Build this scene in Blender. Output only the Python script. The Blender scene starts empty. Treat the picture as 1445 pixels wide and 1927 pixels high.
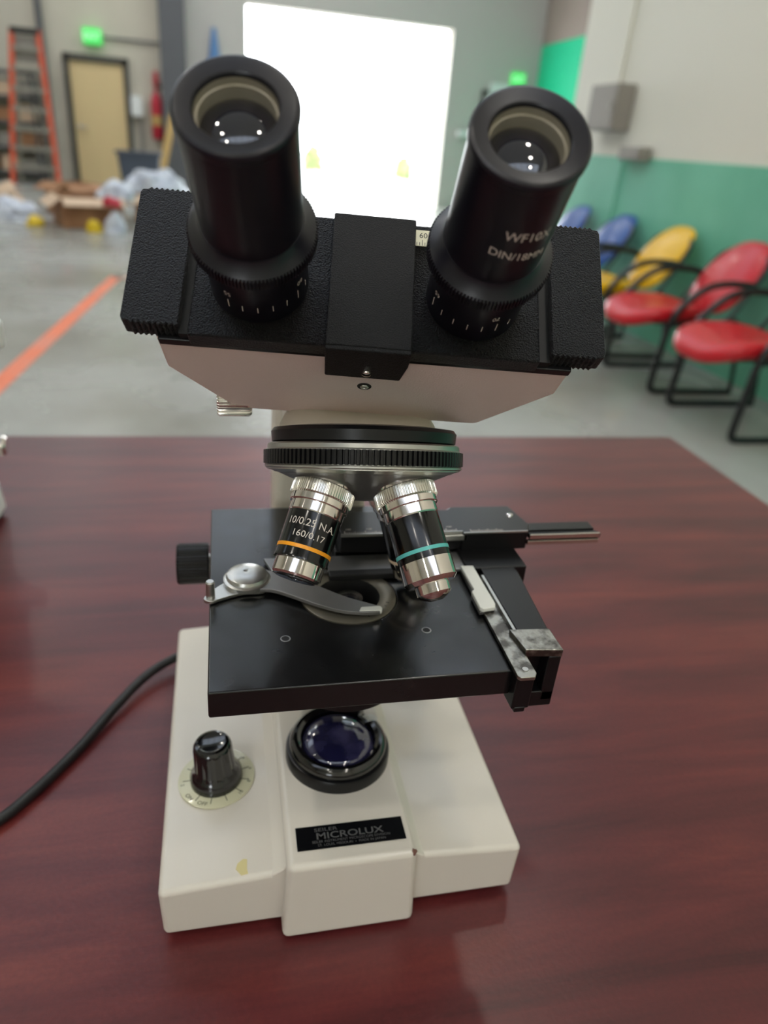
import bpy, bmesh, math, random
from mathutils import Vector, Matrix, noise
random.seed(4)
S = bpy.context.scene
C = S.collection
PI = math.pi
R = math.radians
TZ = 0.75                       # height of the table top above the floor

# ------------------------------------------------------------------ camera
def make_camera():
    yaw, pitch, roll = 0.243079815, 0.476418931, 0.0899069201
    F = Vector((math.sin(yaw)*math.cos(pitch), math.cos(yaw)*math.cos(pitch), -math.sin(pitch)))
    r = Vector((math.cos(yaw), -math.sin(yaw), 0))
    u = r.cross(F)
    X = r*math.cos(roll) + u*math.sin(roll)
    Y = -r*math.sin(roll) + u*math.cos(roll)
    cam = bpy.data.cameras.new('camera')
    o = bpy.data.objects.new('camera', cam); C.objects.link(o)
    M = Matrix((X, Y, -F)).transposed().to_4x4()
    M.translation = Vector((-0.0495691, -0.2031531, 0.3212134 + TZ))
    o.matrix_world = M
    cam.sensor_fit = 'HORIZONTAL'; cam.sensor_width = 36.0
    cam.lens = 36.0*1340.4/1445.0
    cam.clip_start = 0.01; cam.clip_end = 200
    cam.dof.use_dof = True; cam.dof.focus_distance = 0.262; cam.dof.aperture_fstop = 10.5
    S.camera = o
make_camera()

# ------------------------------------------------------------------ world, exposure, lamps
W = bpy.data.worlds.new('World'); S.world = W; W.use_nodes = True
bg = W.node_tree.nodes['Background']
bg.inputs[0].default_value = (0.93, 0.97, 1.0, 1); bg.inputs[1].default_value = 14.0
S.view_settings.view_transform = 'Standard'; S.view_settings.look = 'None'
S.view_settings.gamma = 1.0; S.view_settings.use_curve_mapping = False
S.view_settings.exposure = -0.5
LAMP = 150.0                     # radiance of the high bay lamps
LAMP_SPOTS = [(x, y) for y in (-5.4, -4.0, -2.6, -1.2, 0.4, 2.2, 6.0, 10.4, 13.2) for x in (-2.4, 1.2)] + [(-5.6, 0.2), (-5.6, 6.5), (-5.2, 12.0), (4.4, 10.4), (-4.6, 9.4), (-0.6, 12.0)]  # last entries are extra lamps added to brighten the back left
SKY = 2.6                       # radiance of the roof lights added for soft light

# ------------------------------------------------------------------ helpers
def srgb(r, g, b):
    f = lambda c: c/12.92 if c <= 0.04045 else ((c+0.055)/1.055)**2.4
    return (f(r/255), f(g/255), f(b/255), 1)

MATS = {}
def mat(name, col, rough=0.5, metal=0.0, bump=None, coat=0.0, spec=0.5, emit=None, var=None, trans=0.0, rvar=None, aniso=0, ior=None):
    """bump=(kind, scale, strength, distance); var=(second colour, noise scale, contrast lo, hi)"""
    m = bpy.data.materials.new(name); m.use_nodes = True; nt = m.node_tree; N = nt.nodes; L = nt.links
    p = N['Principled BSDF']
    col = srgb(*col)
    p.inputs['Base Color'].default_value = col
    p.inputs['Roughness'].default_value = rough; p.inputs['Metallic'].default_value = metal
    p.inputs['Specular IOR Level'].default_value = spec
    p.inputs['Coat Weight'].default_value = coat; p.inputs['Coat Roughness'].default_value = 0.06
    p.inputs['Transmission Weight'].default_value = trans
    if ior: p.inputs['IOR'].default_value = ior
    if aniso: p.inputs['Anisotropic'].default_value = aniso
    tc = N.new('ShaderNodeTexCoord')
    if emit:
        p.inputs['Emission Color'].default_value = srgb(*emit[0]); p.inputs['Emission Strength'].default_value = emit[1]
    if var:
        n = N.new('ShaderNodeTexNoise'); n.inputs['Scale'].default_value = var[1]; n.inputs['Detail'].default_value = 6
        mp = N.new('ShaderNodeMapping'); L.new(tc.outputs['Object'], mp.inputs[0])
        if len(var) > 4: mp.inputs['Scale'].default_value = var[4]
        L.new(mp.outputs[0], n.inputs['Vector'])
        cr = N.new('ShaderNodeValToRGB'); cr.color_ramp.elements[0].position = var[2]; cr.color_ramp.elements[1].position = var[3]
        cr.color_ramp.elements[0].color = col; cr.color_ramp.elements[1].color = srgb(*var[0])
        L.new(n.outputs['Fac'], cr.inputs[0]); L.new(cr.outputs[0], p.inputs['Base Color'])
    if rvar:                     # (scale, lo, hi)
        n2 = N.new('ShaderNodeTexNoise'); n2.inputs['Scale'].default_value = rvar[0]; n2.inputs['Detail'].default_value = 5
        L.new(tc.outputs['Object'], n2.inputs['Vector'])
        mr = N.new('ShaderNodeMapRange'); mr.inputs['From Min'].default_value = 0.3; mr.inputs['From Max'].default_value = 0.7
        mr.inputs['To Min'].default_value = rvar[1]; mr.inputs['To Max'].default_value = rvar[2]
        L.new(n2.outputs['Fac'], mr.inputs['Value']); L.new(mr.outputs[0], p.inputs['Roughness'])
    if bump:
        kind, sc, st, dist = bump
        if kind == 'voronoi':
            t = N.new('ShaderNodeTexVoronoi'); t.feature = 'SMOOTH_F1'; out = t.outputs['Distance']
        else:
            t = N.new('ShaderNodeTexNoise'); t.inputs['Detail'].default_value = 3; out = t.outputs['Fac']
        t.inputs['Scale'].default_value = sc
        L.new(tc.outputs['Object'], t.inputs['Vector'])
        b = N.new('ShaderNodeBump'); b.inputs['Strength'].default_value = st; b.inputs['Distance'].default_value = dist
        L.new(out, b.inputs['Height']); L.new(b.outputs[0], p.inputs['Normal'])
    MATS[name] = m
    return m

class MB:
    """collects shapes into one mesh; coordinates are given in this builder's unit u"""
    def __init__(s, M=None, u=0.001):
        s.v = []; s.f = []; s.M = M or Matrix(); s.u = u; s.mi = []; s.cur = 0
    def add(s, vs, fs):
        o = len(s.v)
        s.v += [s.M @ Vector(p) for p in vs]
        s.f += [tuple(i+o for i in f) for f in fs]; s.mi += [s.cur]*len(fs)
        return s
    def box(s, x0, x1, y0, y1, z0, z1):
        vs = [(x, y, z) for x in (x0, x1) for y in (y0, y1) for z in (z0, z1)]
        return s.add(vs, [(0,1,3,2), (4,6,7,5), (0,4,5,1), (2,3,7,6), (0,2,6,4), (1,5,7,3)])
    def obox(s, c, h, M3):
        vs = [Vector(c) + M3 @ Vector((x*h[0], y*h[1], z*h[2])) for x in (-1,1) for y in (-1,1) for z in (-1,1)]
        return s.add(vs, [(0,1,3,2), (4,6,7,5), (0,4,5,1), (2,3,7,6), (0,2,6,4), (1,5,7,3)])
    def prism(s, poly, a0, a1, axis='z'):
        """poly in the plane across the axis: z->(x,y), y->(x,z), x->(y,z)"""
        ar = sum(poly[i][0]*poly[(i+1)%len(poly)][1]-poly[(i+1)%len(poly)][0]*poly[i][1] for i in range(len(poly)))
        if ar < 0: poly = poly[::-1]
        def P(p, a):
            return (p[0], p[1], a) if axis == 'z' else (p[0], a, p[1]) if axis == 'y' else (a, p[0], p[1])
        n = len(poly)
        vs = [P(p, a0) for p in poly] + [P(p, a1) for p in poly]
        fs = [tuple(range(n))[::-1], tuple(range(n, 2*n))] + [(i, (i+1)%n, n+(i+1)%n, n+i) for i in range(n)]
        if axis == 'y': fs = [f[::-1] for f in fs]
        return s.add(vs, fs)
    def lathe(s, prof, O=(0,0,0), ax=(0,0,1), seg=64, caps=True, rf=None, xr=None):
        """prof: list of (r, h) along axis; rf(angle, r, h) -> r"""
        ax = Vector(ax).normalized(); O = Vector(O)
        ref = Vector(xr) if xr else (Vector((1,0,0)) if abs(ax.x) < 0.9 else Vector((0,1,0)))
        X = (ref - ax*ref.dot(ax)).normalized(); Y = ax.cross(X)
        vs = []; fs = []; n = len(prof)
        for r, h in prof:
            for k in range(seg):
                a = 2*PI*k/seg; rr = rf(a, r, h) if rf else r
                vs.append(O + ax*h + (X*math.cos(a)+Y*math.sin(a))*rr)
        up = prof[-1][1] >= prof[0][1]
        for i in range(n-1):
            for k in range(seg):
                q = (i*seg+k, i*seg+(k+1)%seg, (i+1)*seg+(k+1)%seg, (i+1)*seg+k)
                fs.append(q if up else q[::-1])
        if caps:
            a = tuple(range(seg)); b = tuple(range((n-1)*seg, n*seg))
            fs.append(a[::-1] if up else a); fs.append(b if up else b[::-1])
        return s.add(vs, fs)
    def tube(s, pts, r, seg=12, closed=False, caps=True):
        pts = [Vector(p) for p in pts]; n = len(pts); vs = []; fs = []
        up = None
        for i, p in enumerate(pts):
            t = (pts[(i+1) % n] - pts[i-1]) if (closed or 0 < i < n-1) else (pts[1]-pts[0] if i == 0 else pts[-1]-pts[-2])
            t.normalize()
            if up is None: up = Vector((0,0,1)) if abs(t.z) < 0.9 else Vector((1,0,0))
            up = (up - t*up.dot(t)).normalized(); sd = t.cross(up)
            rr = r[i] if isinstance(r, (list, tuple)) else r
            for k in range(seg):
                a = 2*PI*k/seg; vs.append(p + (sd*math.cos(a)+up*math.sin(a))*rr)
        m = n if closed else n-1
        for i in range(m):
            for k in range(seg):
                j = (i+1) % n; fs.append((i*seg+k, j*seg+k, j*seg+(k+1)%seg, i*seg+(k+1)%seg))
        if caps and not closed:
            fs.append(tuple(range(seg))); fs.append(tuple(range((n-1)*seg, n*seg))[::-1])
        return s.add(vs, fs)
    def ball(s, c, r, seg=24, rings=14, f=None):
        vs = []; fs = []; c = Vector(c)
        r = r if isinstance(r, (list, tuple)) else (r, r, r)
        vs.append(c + Vector((0,0,-r[2])))
        for i in range(1, rings):
            t = -PI/2 + PI*i/rings
            for k in range(seg):
                a = 2*PI*k/seg; vs.append(c + Vector((r[0]*math.cos(t)*math.cos(a), r[1]*math.cos(t)*math.sin(a), r[2]*math.sin(t))))
        vs.append(c + Vector((0,0,r[2])))
        if f: vs = [Vector(f(v)) for v in vs]
        for k in range(seg): fs.append((0, 1+(k+1)%seg, 1+k))
        for i in range(rings-2):
            for k in range(seg):
                fs.append((1+i*seg+k, 1+i*seg+(k+1)%seg, 1+(i+1)*seg+(k+1)%seg, 1+(i+1)*seg+k))
        e = len(vs)-1; b = 1+(rings-2)*seg
        for k in range(seg): fs.append((e, b+k, b+(k+1)%seg))
        return s.add(vs, fs)

def obj(name, mb, mats, parent=None, smooth=35, bevel=None, bseg=2, **tags):
    me = bpy.data.meshes.new(name)
    me.from_pydata([v*mb.u for v in mb.v], [], mb.f)
    for m in (mats if isinstance(mats, (list, tuple)) else [mats]): me.materials.append(m)
    if any(mb.mi): me.polygons.foreach_set('material_index', mb.mi)
    me.validate(); me.update()
    if smooth:
        me.polygons.foreach_set('use_smooth', [True]*len(me.polygons)); me.set_sharp_from_angle(angle=R(smooth))
    o = bpy.data.objects.new(name, me); C.objects.link(o)
    if parent: o.parent = parent
    if bevel:
        b = o.modifiers.new('bevel', 'BEVEL'); b.width = bevel; b.segments = bseg; b.limit_method = 'ANGLE'; b.angle_limit = R(38)
        b.harden_normals = True; b.use_clamp_overlap = True
    for k, v in tags.items(): o[k] = v
    return o

def empty(name, loc, label, cat, group=None, rz=0):
    o = bpy.data.objects.new(name, None); C.objects.link(o); o.location = loc; o.rotation_euler = (0, 0, rz)
    o.empty_display_size = 0.05
    o['label'] = label; o['category'] = cat
    if group: o['group'] = group
    return o

def tag(o, label, cat, group=None):
    o['label'] = label; o['category'] = cat
    if group: o['group'] = group
    return o

def struct(name, mb, m, **k): return obj(name, mb, m, kind='structure', **k)

def glyphs(mb, text, size, fn, align='CENTER', squeeze=1.0, cut=0.0, bold=0.0):
    """flat lettering mapped by fn(x, y) -> point into builder mb"""
    cu = bpy.data.curves.new('t', 'FONT'); cu.body = text; cu.size = size; cu.align_x = align; cu.offset = bold
    cu.resolution_u = 3
    ob = bpy.data.objects.new('t', cu); C.objects.link(ob)
    me = bpy.data.meshes.new_from_object(ob)
    bm = bmesh.new(); bm.from_mesh(me)
    if cut:
        for _ in range(3):
            es = [e for e in bm.edges if e.calc_length() > cut]
            if not es: break
            bmesh.ops.subdivide_edges(bm, edges=es, cuts=1)
            bmesh.ops.triangulate(bm, faces=[f for f in bm.faces if len(f.verts) > 4])
    vs = [fn(v.co.x*squeeze, v.co.y) for v in bm.verts]
    bm.verts.index_update()
    fs = [tuple(v.index for v in f.verts) for f in bm.faces]
    bm.free(); mb.add(vs, fs)
    bpy.data.objects.remove(ob); bpy.data.curves.remove(cu); bpy.data.meshes.remove(me)

def arc(c, r, a0, a1, n):
    return [(c[0]+r*math.cos(R(a0+(a1-a0)*i/n)), c[1]+r*math.sin(R(a0+(a1-a0)*i/n))) for i in range(n+1)]

def rrect(x0, x1, y0, y1, r, n=5):
    return arc((x1-r, y1-r), r, 0, 90, n)+arc((x0+r, y1-r), r, 90, 180, n)+arc((x0+r, y0+r), r, 180, 270, n)+arc((x1-r, y0+r), r, 270, 360, n)

def smoothpath(pts, n=8, closed=False):
    P = [Vector(p) for p in pts]; out = []
    m = len(P)
    for i in range(m if closed else m-1):
        g = lambda k: P[k % m] if closed else P[max(0, min(m-1, k))]
        a, b, c, d = g(i-1), g(i), g(i+1), g(i+2)
        for k in range(n):
            t = k/n
            out.append(0.5*((2*b)+(c-a)*t+(2*a-5*b+4*c-d)*t*t+(-a+3*b-3*c+d)*t**3))
    if not closed: out.append(P[-1])
    return out

# ------------------------------------------------------------------ materials
m_enamel = mat('cream_enamel', (219, 213, 201), 0.33, bump=('noise', 900, 0.06, 0.0004), coat=0.25)
m_crinkle = mat('beige_crinkle_paint', (232, 212, 203), 0.5, bump=('noise', 1500, 0.35, 0.0005))
m_neck = mat('cream_crinkle_paint', (214, 208, 192), 0.45, bump=('noise', 1100, 0.25, 0.0004))
m_blackcr = mat('black_crinkle_plastic', (11, 11, 15), 0.3, bump=('noise', 1900, 1.0, 0.004), spec=0.5)
m_blackfine = mat('black_fine_grain_plastic', (11, 11, 15), 0.42, bump=('noise', 2600, 0.7, 0.001), spec=0.35)
m_tube = mat('black_anodised_tube', (19, 18, 27), 0.33, spec=0.45)
m_black = mat('black_satin_paint', (12, 12, 14), 0.3, spec=0.4)
m_blackmat = mat('black_matt', (14, 14, 15), 0.6)
m_gloss = mat('black_gloss_bakelite', (12, 12, 13), 0.12, coat=0.6)
m_stage = mat('black_stage_lacquer', (13, 14, 15), 0.24, bump=('noise', 900, 0.06, 0.0002), rvar=(90, 0.2, 0.28), spec=0.55, coat=0.12)
m_chrome = mat('chrome', (225, 218, 212), 0.08, 1.0)
m_knurl = mat('nickel_knurl', (225, 222, 215), 0.2, 1.0)
m_steel = mat('brushed_steel', (190, 190, 186), 0.32, 1.0, bump=('noise', 900, 0.1, 0.0002))
m_alu = mat('matt_aluminium', (150, 150, 150), 0.42, 0.9, bump=('noise', 1500, 0.15, 0.0002))
m_clip = mat('grey_spring_steel', (132, 130, 128), 0.42, 0.7)
m_scratch = mat('scratched_steel', (170, 168, 160), 0.3, 1.0, bump=('noise', 500, 0.4, 0.0004), var=((95, 92, 88), 160, 0.45, 0.62))
m_whitepaint = mat('white_lacquer', (225, 226, 218), 0.4)
m_barrel = mat('black_objective_barrel', (8, 8, 9), 0.15, spec=0.5)
m_orange = mat('orange_band', (250, 165, 20), 0.35)
m_teal = mat('turquoise_band', (95, 195, 190), 0.35)
m_beigeband = mat('beige_band', (225, 200, 175), 0.35)
m_ink = mat('engraved_white', (225, 215, 205), 0.5)
m_inkdim = mat('engraved_grey', (150, 150, 148), 0.5)
m_darkink = mat('black_ink', (35, 35, 35), 0.5)
m_lens = mat('coated_eye_lens', (12, 12, 30), 0.03, coat=1.0, spec=0.8)
m_lamp = mat('blue_field_lens', (30, 30, 66), 0.05, coat=1.0, spec=0.7, var=((74, 72, 112), 60, 0.4, 0.65))
m_brass = mat('grey_beige_inner_ring', (158, 150, 132), 0.42, 0.25)
m_scale = mat('ivory_scale', (225, 222, 196), 0.4)
m_dial = mat('ivory_dial_disc', (205, 203, 172), 0.25, coat=0.3)
m_iris = mat('tan_grey_ring', (120, 115, 102), 0.4, 0.5)
m_cable = mat('black_cable', (22, 24, 26), 0.42)
m_rust = mat('rusty_chip', (110, 75, 65), 0.7)
m_glue = mat('yellow_glue_stain', (216, 204, 148), 0.4)
m_plate = mat('black_foil_label', (8, 9, 12), 0.25, coat=0.3)
m_plateink = mat('worn_grey_print', (88, 88, 88), 0.4)

def wood():
    m = bpy.data.materials.new('mahogany_laminate'); m.use_nodes = True; nt = m.node_tree; N = nt.nodes; L = nt.links
    p = N['Principled BSDF']
    tc = N.new('ShaderNodeTexCoord'); mp = N.new('ShaderNodeMapping'); mp.inputs['Scale'].default_value = (1.6, 14, 14)
    mp.inputs['Rotation'].default_value = (0, 0, R(2)); L.new(tc.outputs['Object'], mp.inputs[0])
    n = N.new('ShaderNodeTexNoise'); n.inputs['Scale'].default_value = 2.2; n.inputs['Detail'].default_value = 9; n.inputs['Roughness'].default_value = 0.62
    n.inputs['Distortion'].default_value = 0.5
    L.new(mp.outputs[0], n.inputs['Vector'])
    cr = N.new('ShaderNodeValToRGB'); e = cr.color_ramp.elements
    e[0].position = 0.3; e[0].color = srgb(70, 24, 28); e[1].position = 0.72; e[1].color = srgb(124, 54, 47)
    x = cr.color_ramp.elements.new(0.5); x.color = srgb(98, 37, 39)
    L.new(n.outputs['Fac'], cr.inputs[0])
    n2 = N.new('ShaderNodeTexNoise'); n2.inputs['Scale'].default_value = 420; n2.inputs['Detail'].default_value = 2
    L.new(tc.outputs['Object'], n2.inputs['Vector'])
    mx = N.new('ShaderNodeMix'); mx.data_type = 'RGBA'; mx.blend_type = 'MULTIPLY'; mx.inputs[0].default_value = 0.35
    L.new(cr.outputs[0], mx.inputs[6]); L.new(n2.outputs['Fac'], mx.inputs[7]); L.new(mx.outputs[2], p.inputs['Base Color'])
    p.inputs['Roughness'].default_value = 0.34; p.inputs['Specular IOR Level'].default_value = 0.5
    b = N.new('ShaderNodeBump'); b.inputs['Strength'].default_value = 0.25; b.inputs['Distance'].default_value = 0.0004
    L.new(n2.outputs['Fac'], b.inputs['Height']); L.new(b.outputs[0], p.inputs['Normal'])
    return m
m_wood = wood()
m_floor = mat('polished_concrete', (170, 171, 166), 0.26, var=((118, 113, 98), 0.7, 0.42, 0.74), rvar=(1.2, 0.16, 0.36))
m_wall = mat('grey_block_wall', (206, 199, 182), 0.75, var=((194, 187, 172), 0.9, 0.35, 0.65))
m_wallb = mat('grey_with_glare', (188, 183, 178), 0.6)  # wall grey with the glare put into its colour
m_column = mat('dark_grey_column', (92, 92, 96), 0.6)
m_ceil = mat('white_ceiling', (222, 222, 218), 0.8)
m_beige = mat('off_white_wall', (232, 230, 216), 0.6, bump=('noise', 40, 0.06, 0.004))
m_green = mat('green_gloss_wall', (126, 206, 176), 0.3, bump=('noise', 60, 0.12, 0.004), var=((108, 190, 158), 1.3, 0.4, 0.65))
m_emerald = mat('emerald_paint', (10, 205, 150), 0.5)
m_taupe = mat('taupe_wall', (160, 146, 136), 0.8)
m_doortan = mat('tan_door', (222, 196, 146), 0.5)
m_frame = mat('dark_door_frame', (66, 64, 58), 0.5)
m_exit = mat('green_exit_light', (60, 210, 90), 0.4, emit=((70, 220, 100), 0.9))
m_exitink = mat('pale_exit_letters', (210, 250, 215), 0.4, emit=((200, 250, 210), 1.0))
m_white = mat('white_plastic', (226, 228, 226), 0.45)
m_greybox = mat('grey_metal_box', (150, 145, 136), 0.45)
m_tape = mat('orange_floor_tape', (240, 130, 92), 0.5, var=((225, 145, 122), 3, 0.45, 0.7))
m_orangefib = mat('orange_fibreglass', (205, 84, 52), 0.45)
m_rung = mat('aluminium_rung', (150, 146, 135), 0.4, 0.6)
m_red = mat('red_extinguisher', (188, 42, 60), 0.3)
m_card = mat('cardboard', (172, 128, 92), 0.8, var=((150, 106, 74), 5, 0.4, 0.6))
m_cardl = mat('pale_cardboard', (214, 186, 158), 0.8)
m_bag = mat('clear_white_film', (215, 220, 228), 0.3, var=((180, 186, 200), 9, 0.4, 0.6))
m_yellow = mat('yellow_plastic', (222, 188, 20), 0.35)
m_plank = mat('pine_plank', (196, 160, 98), 0.6)
m_bluegrey = mat('blue_grey_bin', (66, 74, 88), 0.5)
m_blue = mat('blue_fabric', (90, 130, 180), 0.7)
m_chairframe = mat('black_chair_frame', (18, 20, 22), 0.3)
m_vblue = mat('blue_vinyl', (36, 84, 158), 0.3, coat=0.1)
m_vyellow = mat('yellow_vinyl', (240, 188, 0), 0.3, coat=0.1)
m_vred = mat('red_vinyl', (205, 18, 36), 0.3, coat=0.1)
m_leaf = mat('bush_leaves', (150, 168, 112), 0.7)
m_ground = mat('pale_asphalt', (190, 190, 190), 0.8)
m_lampglass = mat('lit_diffuser', (255, 255, 255), 0.5, emit=((255, 248, 236), LAMP))
m_sky = mat('added_skylight_glow', (220, 225, 232), 0.6, emit=((222, 234, 255), SKY))  # glow of the added roof lights
m_lampbody = mat('lamp_housing', (200, 200, 200), 0.5)

# ------------------------------------------------------------------ the room
u = 1.0
def SB(): return MB(u=1.0)
struct('floor', SB().box(-8, 6.15, -6.2, 15, -0.1, 0), m_floor, smooth=0)
struct('ceiling', SB().box(-8.2, 6.2, -6.4, 15.3, 5.6, 5.75), m_ceil, smooth=0)
# back wall with the roller door opening
struct('wall_back', SB().box(-8.2, 0.46, 15, 15.25, 0, 5.6).box(4.2, 6.2, 15, 15.25, 0, 5.6).box(0.46, 4.2, 15, 15.25, 3.02, 5.6), m_wall, smooth=0)
struct('wall_left', SB().box(-8.2, -8, -6.2, 15, 0, 5.6), m_wall, smooth=0)
struct('wall_front', SB().box(-8.2, -3.6, -6.4, -6.2, 0, 5.6).box(-2.2, 6.2, -6.4, -6.2, 0, 5.6).box(-3.6, -2.2, -6.4, -6.2, 2.3, 5.6).box(-3.6, -2.2, -6.4, -6.2, 0, 0.8), m_beige, smooth=0)
wf = struct('added_window_1', SB().box(-3.6, -3.54, -6.36, -6.24, 0.8, 2.3).box(-2.26, -2.2, -6.36, -6.24, 0.8, 2.3).box(-2.92, -2.88, -6.36, -6.24, 0.8, 2.3).box(-3.6, -2.2, -6.36, -6.24, 0.8, 0.86).box(-3.6, -2.2, -6.36, -6.24, 2.24, 2.3), m_frame, smooth=0)  # unseen window, added to brighten the faces towards the camera
struct('wall_right', SB().box(5.97, 6.15, 6.3, 15, 2.93, 5.6), m_taupe, smooth=0)
struct('wall_right_dado', SB().box(5.96, 6.15, 6.3, 15, 0, 2.93), m_emerald, smooth=0)
# the office block on the right
struct('wall_office', SB().box(2.82, 5.96, -6.2, 6.13, 1.12, 5.6), m_beige, smooth=0)
struct('wall_office_dado', SB().box(2.81, 5.96, -6.2, 6.14, 0, 1.12), m_green, smooth=0)
struct('wall_glare_1', SB().box(0.20, 0.46, 14.93, 15.0, 0, 5.6).box(4.2, 4.88, 14.93, 15.0, 0, 5.6).box(4.88, 5.96, 14.93, 15.0, 2.12, 5.6).box(0.46, 4.2, 14.93, 15.0, 3.02, 5.6), m_wallb, smooth=0)  # thin panels that paint the glare around the opening onto the wall
struct('trim_2', SB().box(-1.0, -0.58, 14.6, 15.0, 0, 5.6), m_column, smooth=0)
struct('wall_glare_3', SB().box(-0.58, 0.2, 14.93, 15.0, 0, 5.6), m_wallb, smooth=0)  # same painted glare, between column and opening
# steel door on the left
d = SB().box(-2.62, -2.53, 14.88, 15.0, 0, 1.99).box(-1.65, -1.57, 14.88, 15.0, 0, 1.99).box(-2.62, -1.57, 14.88, 15.0, 1.9, 2.0)
door = struct('door_1', SB().box(-2.53, -1.65, 14.93, 15.0, 0.0, 1.9), m_doortan, smooth=0)
obj('door_frame', d, m_frame, door, smooth=0)
h = SB().lathe([(0.03, 0), (0.03, 0.015), (0.012, 0.02), (0.012, 0.06)], (-2.45, 14.93, 0.9), (0,-1,0), 16).box(-2.46, -2.32, 14.865, 14.885, 0.885, 0.91)
obj('door_handle', h, m_steel, door, smooth=40)
# second door far right
d2 = struct('door_2', SB().box(4.95, 5.75, 14.93, 15.0, 0, 2.05), m_wallb, smooth=0)
obj('door_frame', SB().box(4.88, 4.95, 14.9, 15, 0, 2.12).box(5.75, 5.82, 14.9, 15, 0, 2.12).box(4.88, 5.82, 14.9, 15, 2.05, 2.12), m_frame, d2, smooth=0)
# outside yard
struct('ground_outside', SB().box(-14, 24, 15.25, 60, -0.12, -0.02), m_ground, smooth=0)

# unseen roof lights, added for soft light and bluish reflections
for i, (x0, x1, y0, y1) in enumerate([(-6.5, 2.6, 3.5, 5.4), (-6.5, 5.2, 7.6, 9.4), (-6.5, 5.2, 11.4, 13.0), (-6.5, 2.4, -3.6, -2.2)]):
    k = struct('added_skylight_%d' % (i+1), SB().box(x0, x1, y0, y1, 5.57, 5.6), m_sky, smooth=0)
    b = SB()
    for q in range(13):
        xx = x0+(x1-x0)*q/12
        b.box(xx-0.03, xx+0.03, y0, y1, 5.54, 5.57)
    obj('glazing_bar', b, m_ceil, k, smooth=0)
# lamps
for i, (x, y) in enumerate(LAMP_SPOTS):
    e = empty('ceiling_lamp', (x, y, 5.3), 'white high bay lamp hanging under the ceiling, out of view above', 'lamp', 'high bay lamps under the ceiling')
    obj('housing', SB().box(-0.3, 0.3, -0.18, 0.18, 0.0, 0.09).box(-0.2, -0.18, -0.01, 0.01, 0.09, 0.3).box(0.18, 0.2, -0.01, 0.01, 0.09, 0.3), m_lampbody, e, smooth=0)
    obj('diffuser', SB().lathe([(0.115, -0.015), (0.115, 0.0)], seg=20), m_lampglass, e, smooth=0)

# ------------------------------------------------------------------ the table
tb = empty('conference_table', (0, 0, 0), 'dark mahogany laminate table that the cream microscope stands on', 'table')
ct = math.cos(-0.00453); stt = math.sin(-0.00453)
Mt = Matrix(((ct, -stt, 0, 0), (stt, ct, 0, 0), (0, 0, 1, 0), (0, 0, 0, 1)))
obj('tabletop', MB(Mt, 1.0).box(-1.25, 0.536, -0.62, 0.603, TZ-0.032, TZ), m_wood, tb, bevel=0.003)
obj('edge_band', MB(Mt, 1.0).box(-1.251, 0.5375, -0.6215, 0.6045, TZ-0.03, TZ-0.004), m_blackmat, tb, bevel=0.001)
for sx in (-1.1, 0.36):
    obj('leg', MB(Mt, 1.0).box(sx, sx+0.05, -0.45, 0.45, 0.0, TZ-0.03), m_wood, tb, bevel=0.004)
obj('modesty_panel', MB(Mt, 1.0).box(-1.05, 0.36, 0.25, 0.27, 0.25, TZ-0.03), m_wood, tb, bevel=0.002)

# ------------------------------------------------------------------ THE MICROSCOPE (millimetres, base frame)
mic = empty('microscope', (0, 0, TZ), 'large cream and black binocular microscope standing on the dark red table', 'microscope')
# ---- base
b = MB()
b.prism([(-81.5, 4), (81.5, 4), (82.5, 32.6), (31, 36.6), (-31, 36.6), (-82.5, 32.6)], 0, 186, 'y')
base = obj('base', b, m_enamel, mic, bevel=0.0028, bseg=4)
b = MB()
vs = []
for z, hx, yf in ((2, 30.2, -8.4), (47.4, 28.2, -6.6)):
    vs += [(-hx, yf, z), (hx, yf, z), (hx, 150, z), (-hx, 150, z)]
b.add(vs, [(0,3,2,1), (4,5,6,7), (0,1,5,4), (1,2,6,5), (2,3,7,6), (3,0,4,7)])
obj('lamp_housing', b, m_enamel, base, bevel=0.003, bseg=4)
b = MB()                        # soft fillets where the lamp housing meets the wings
for sx in (-1, 1):
    b.prism([(sx*27.5, 34), (sx*27.5, 42), (sx*30.2, 38.6), (sx*34.5, 35.9), (sx*34.5, 33)], -0.2, 150, 'y')
obj('fillet', b, m_enamel, base, smooth=60, bevel=0.0008)
for x, y in ((-68, 16), (68, 16), (-68, 168), (68, 168)):
    obj('rubber_foot', MB().lathe([(8, 0), (9, 4.5)], (x, y, 0), seg=24), m_blackmat, base)
obj('paint_chip', MB().lathe([(1.5, 0), (1.2, 0.25)], (27.2, -5.0, 46.2), (0.5, -0.6, 0.7), seg=9, rf=lambda a, r, h: r*(1+0.3*math.sin(3*a+1))), m_rust, base, label='small rusty chip in the enamel')
st = [(-49.8, 5.5), (-49, 8), (-46.5, 10), (-44.8, 9.6), (-45, 5), (-44.6, 2.5), (-47.5, 2.2)]
obj('glue_stain', MB().prism(st, 35.28, 35.62), m_glue, base, label='pale yellow glue stain')
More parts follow.
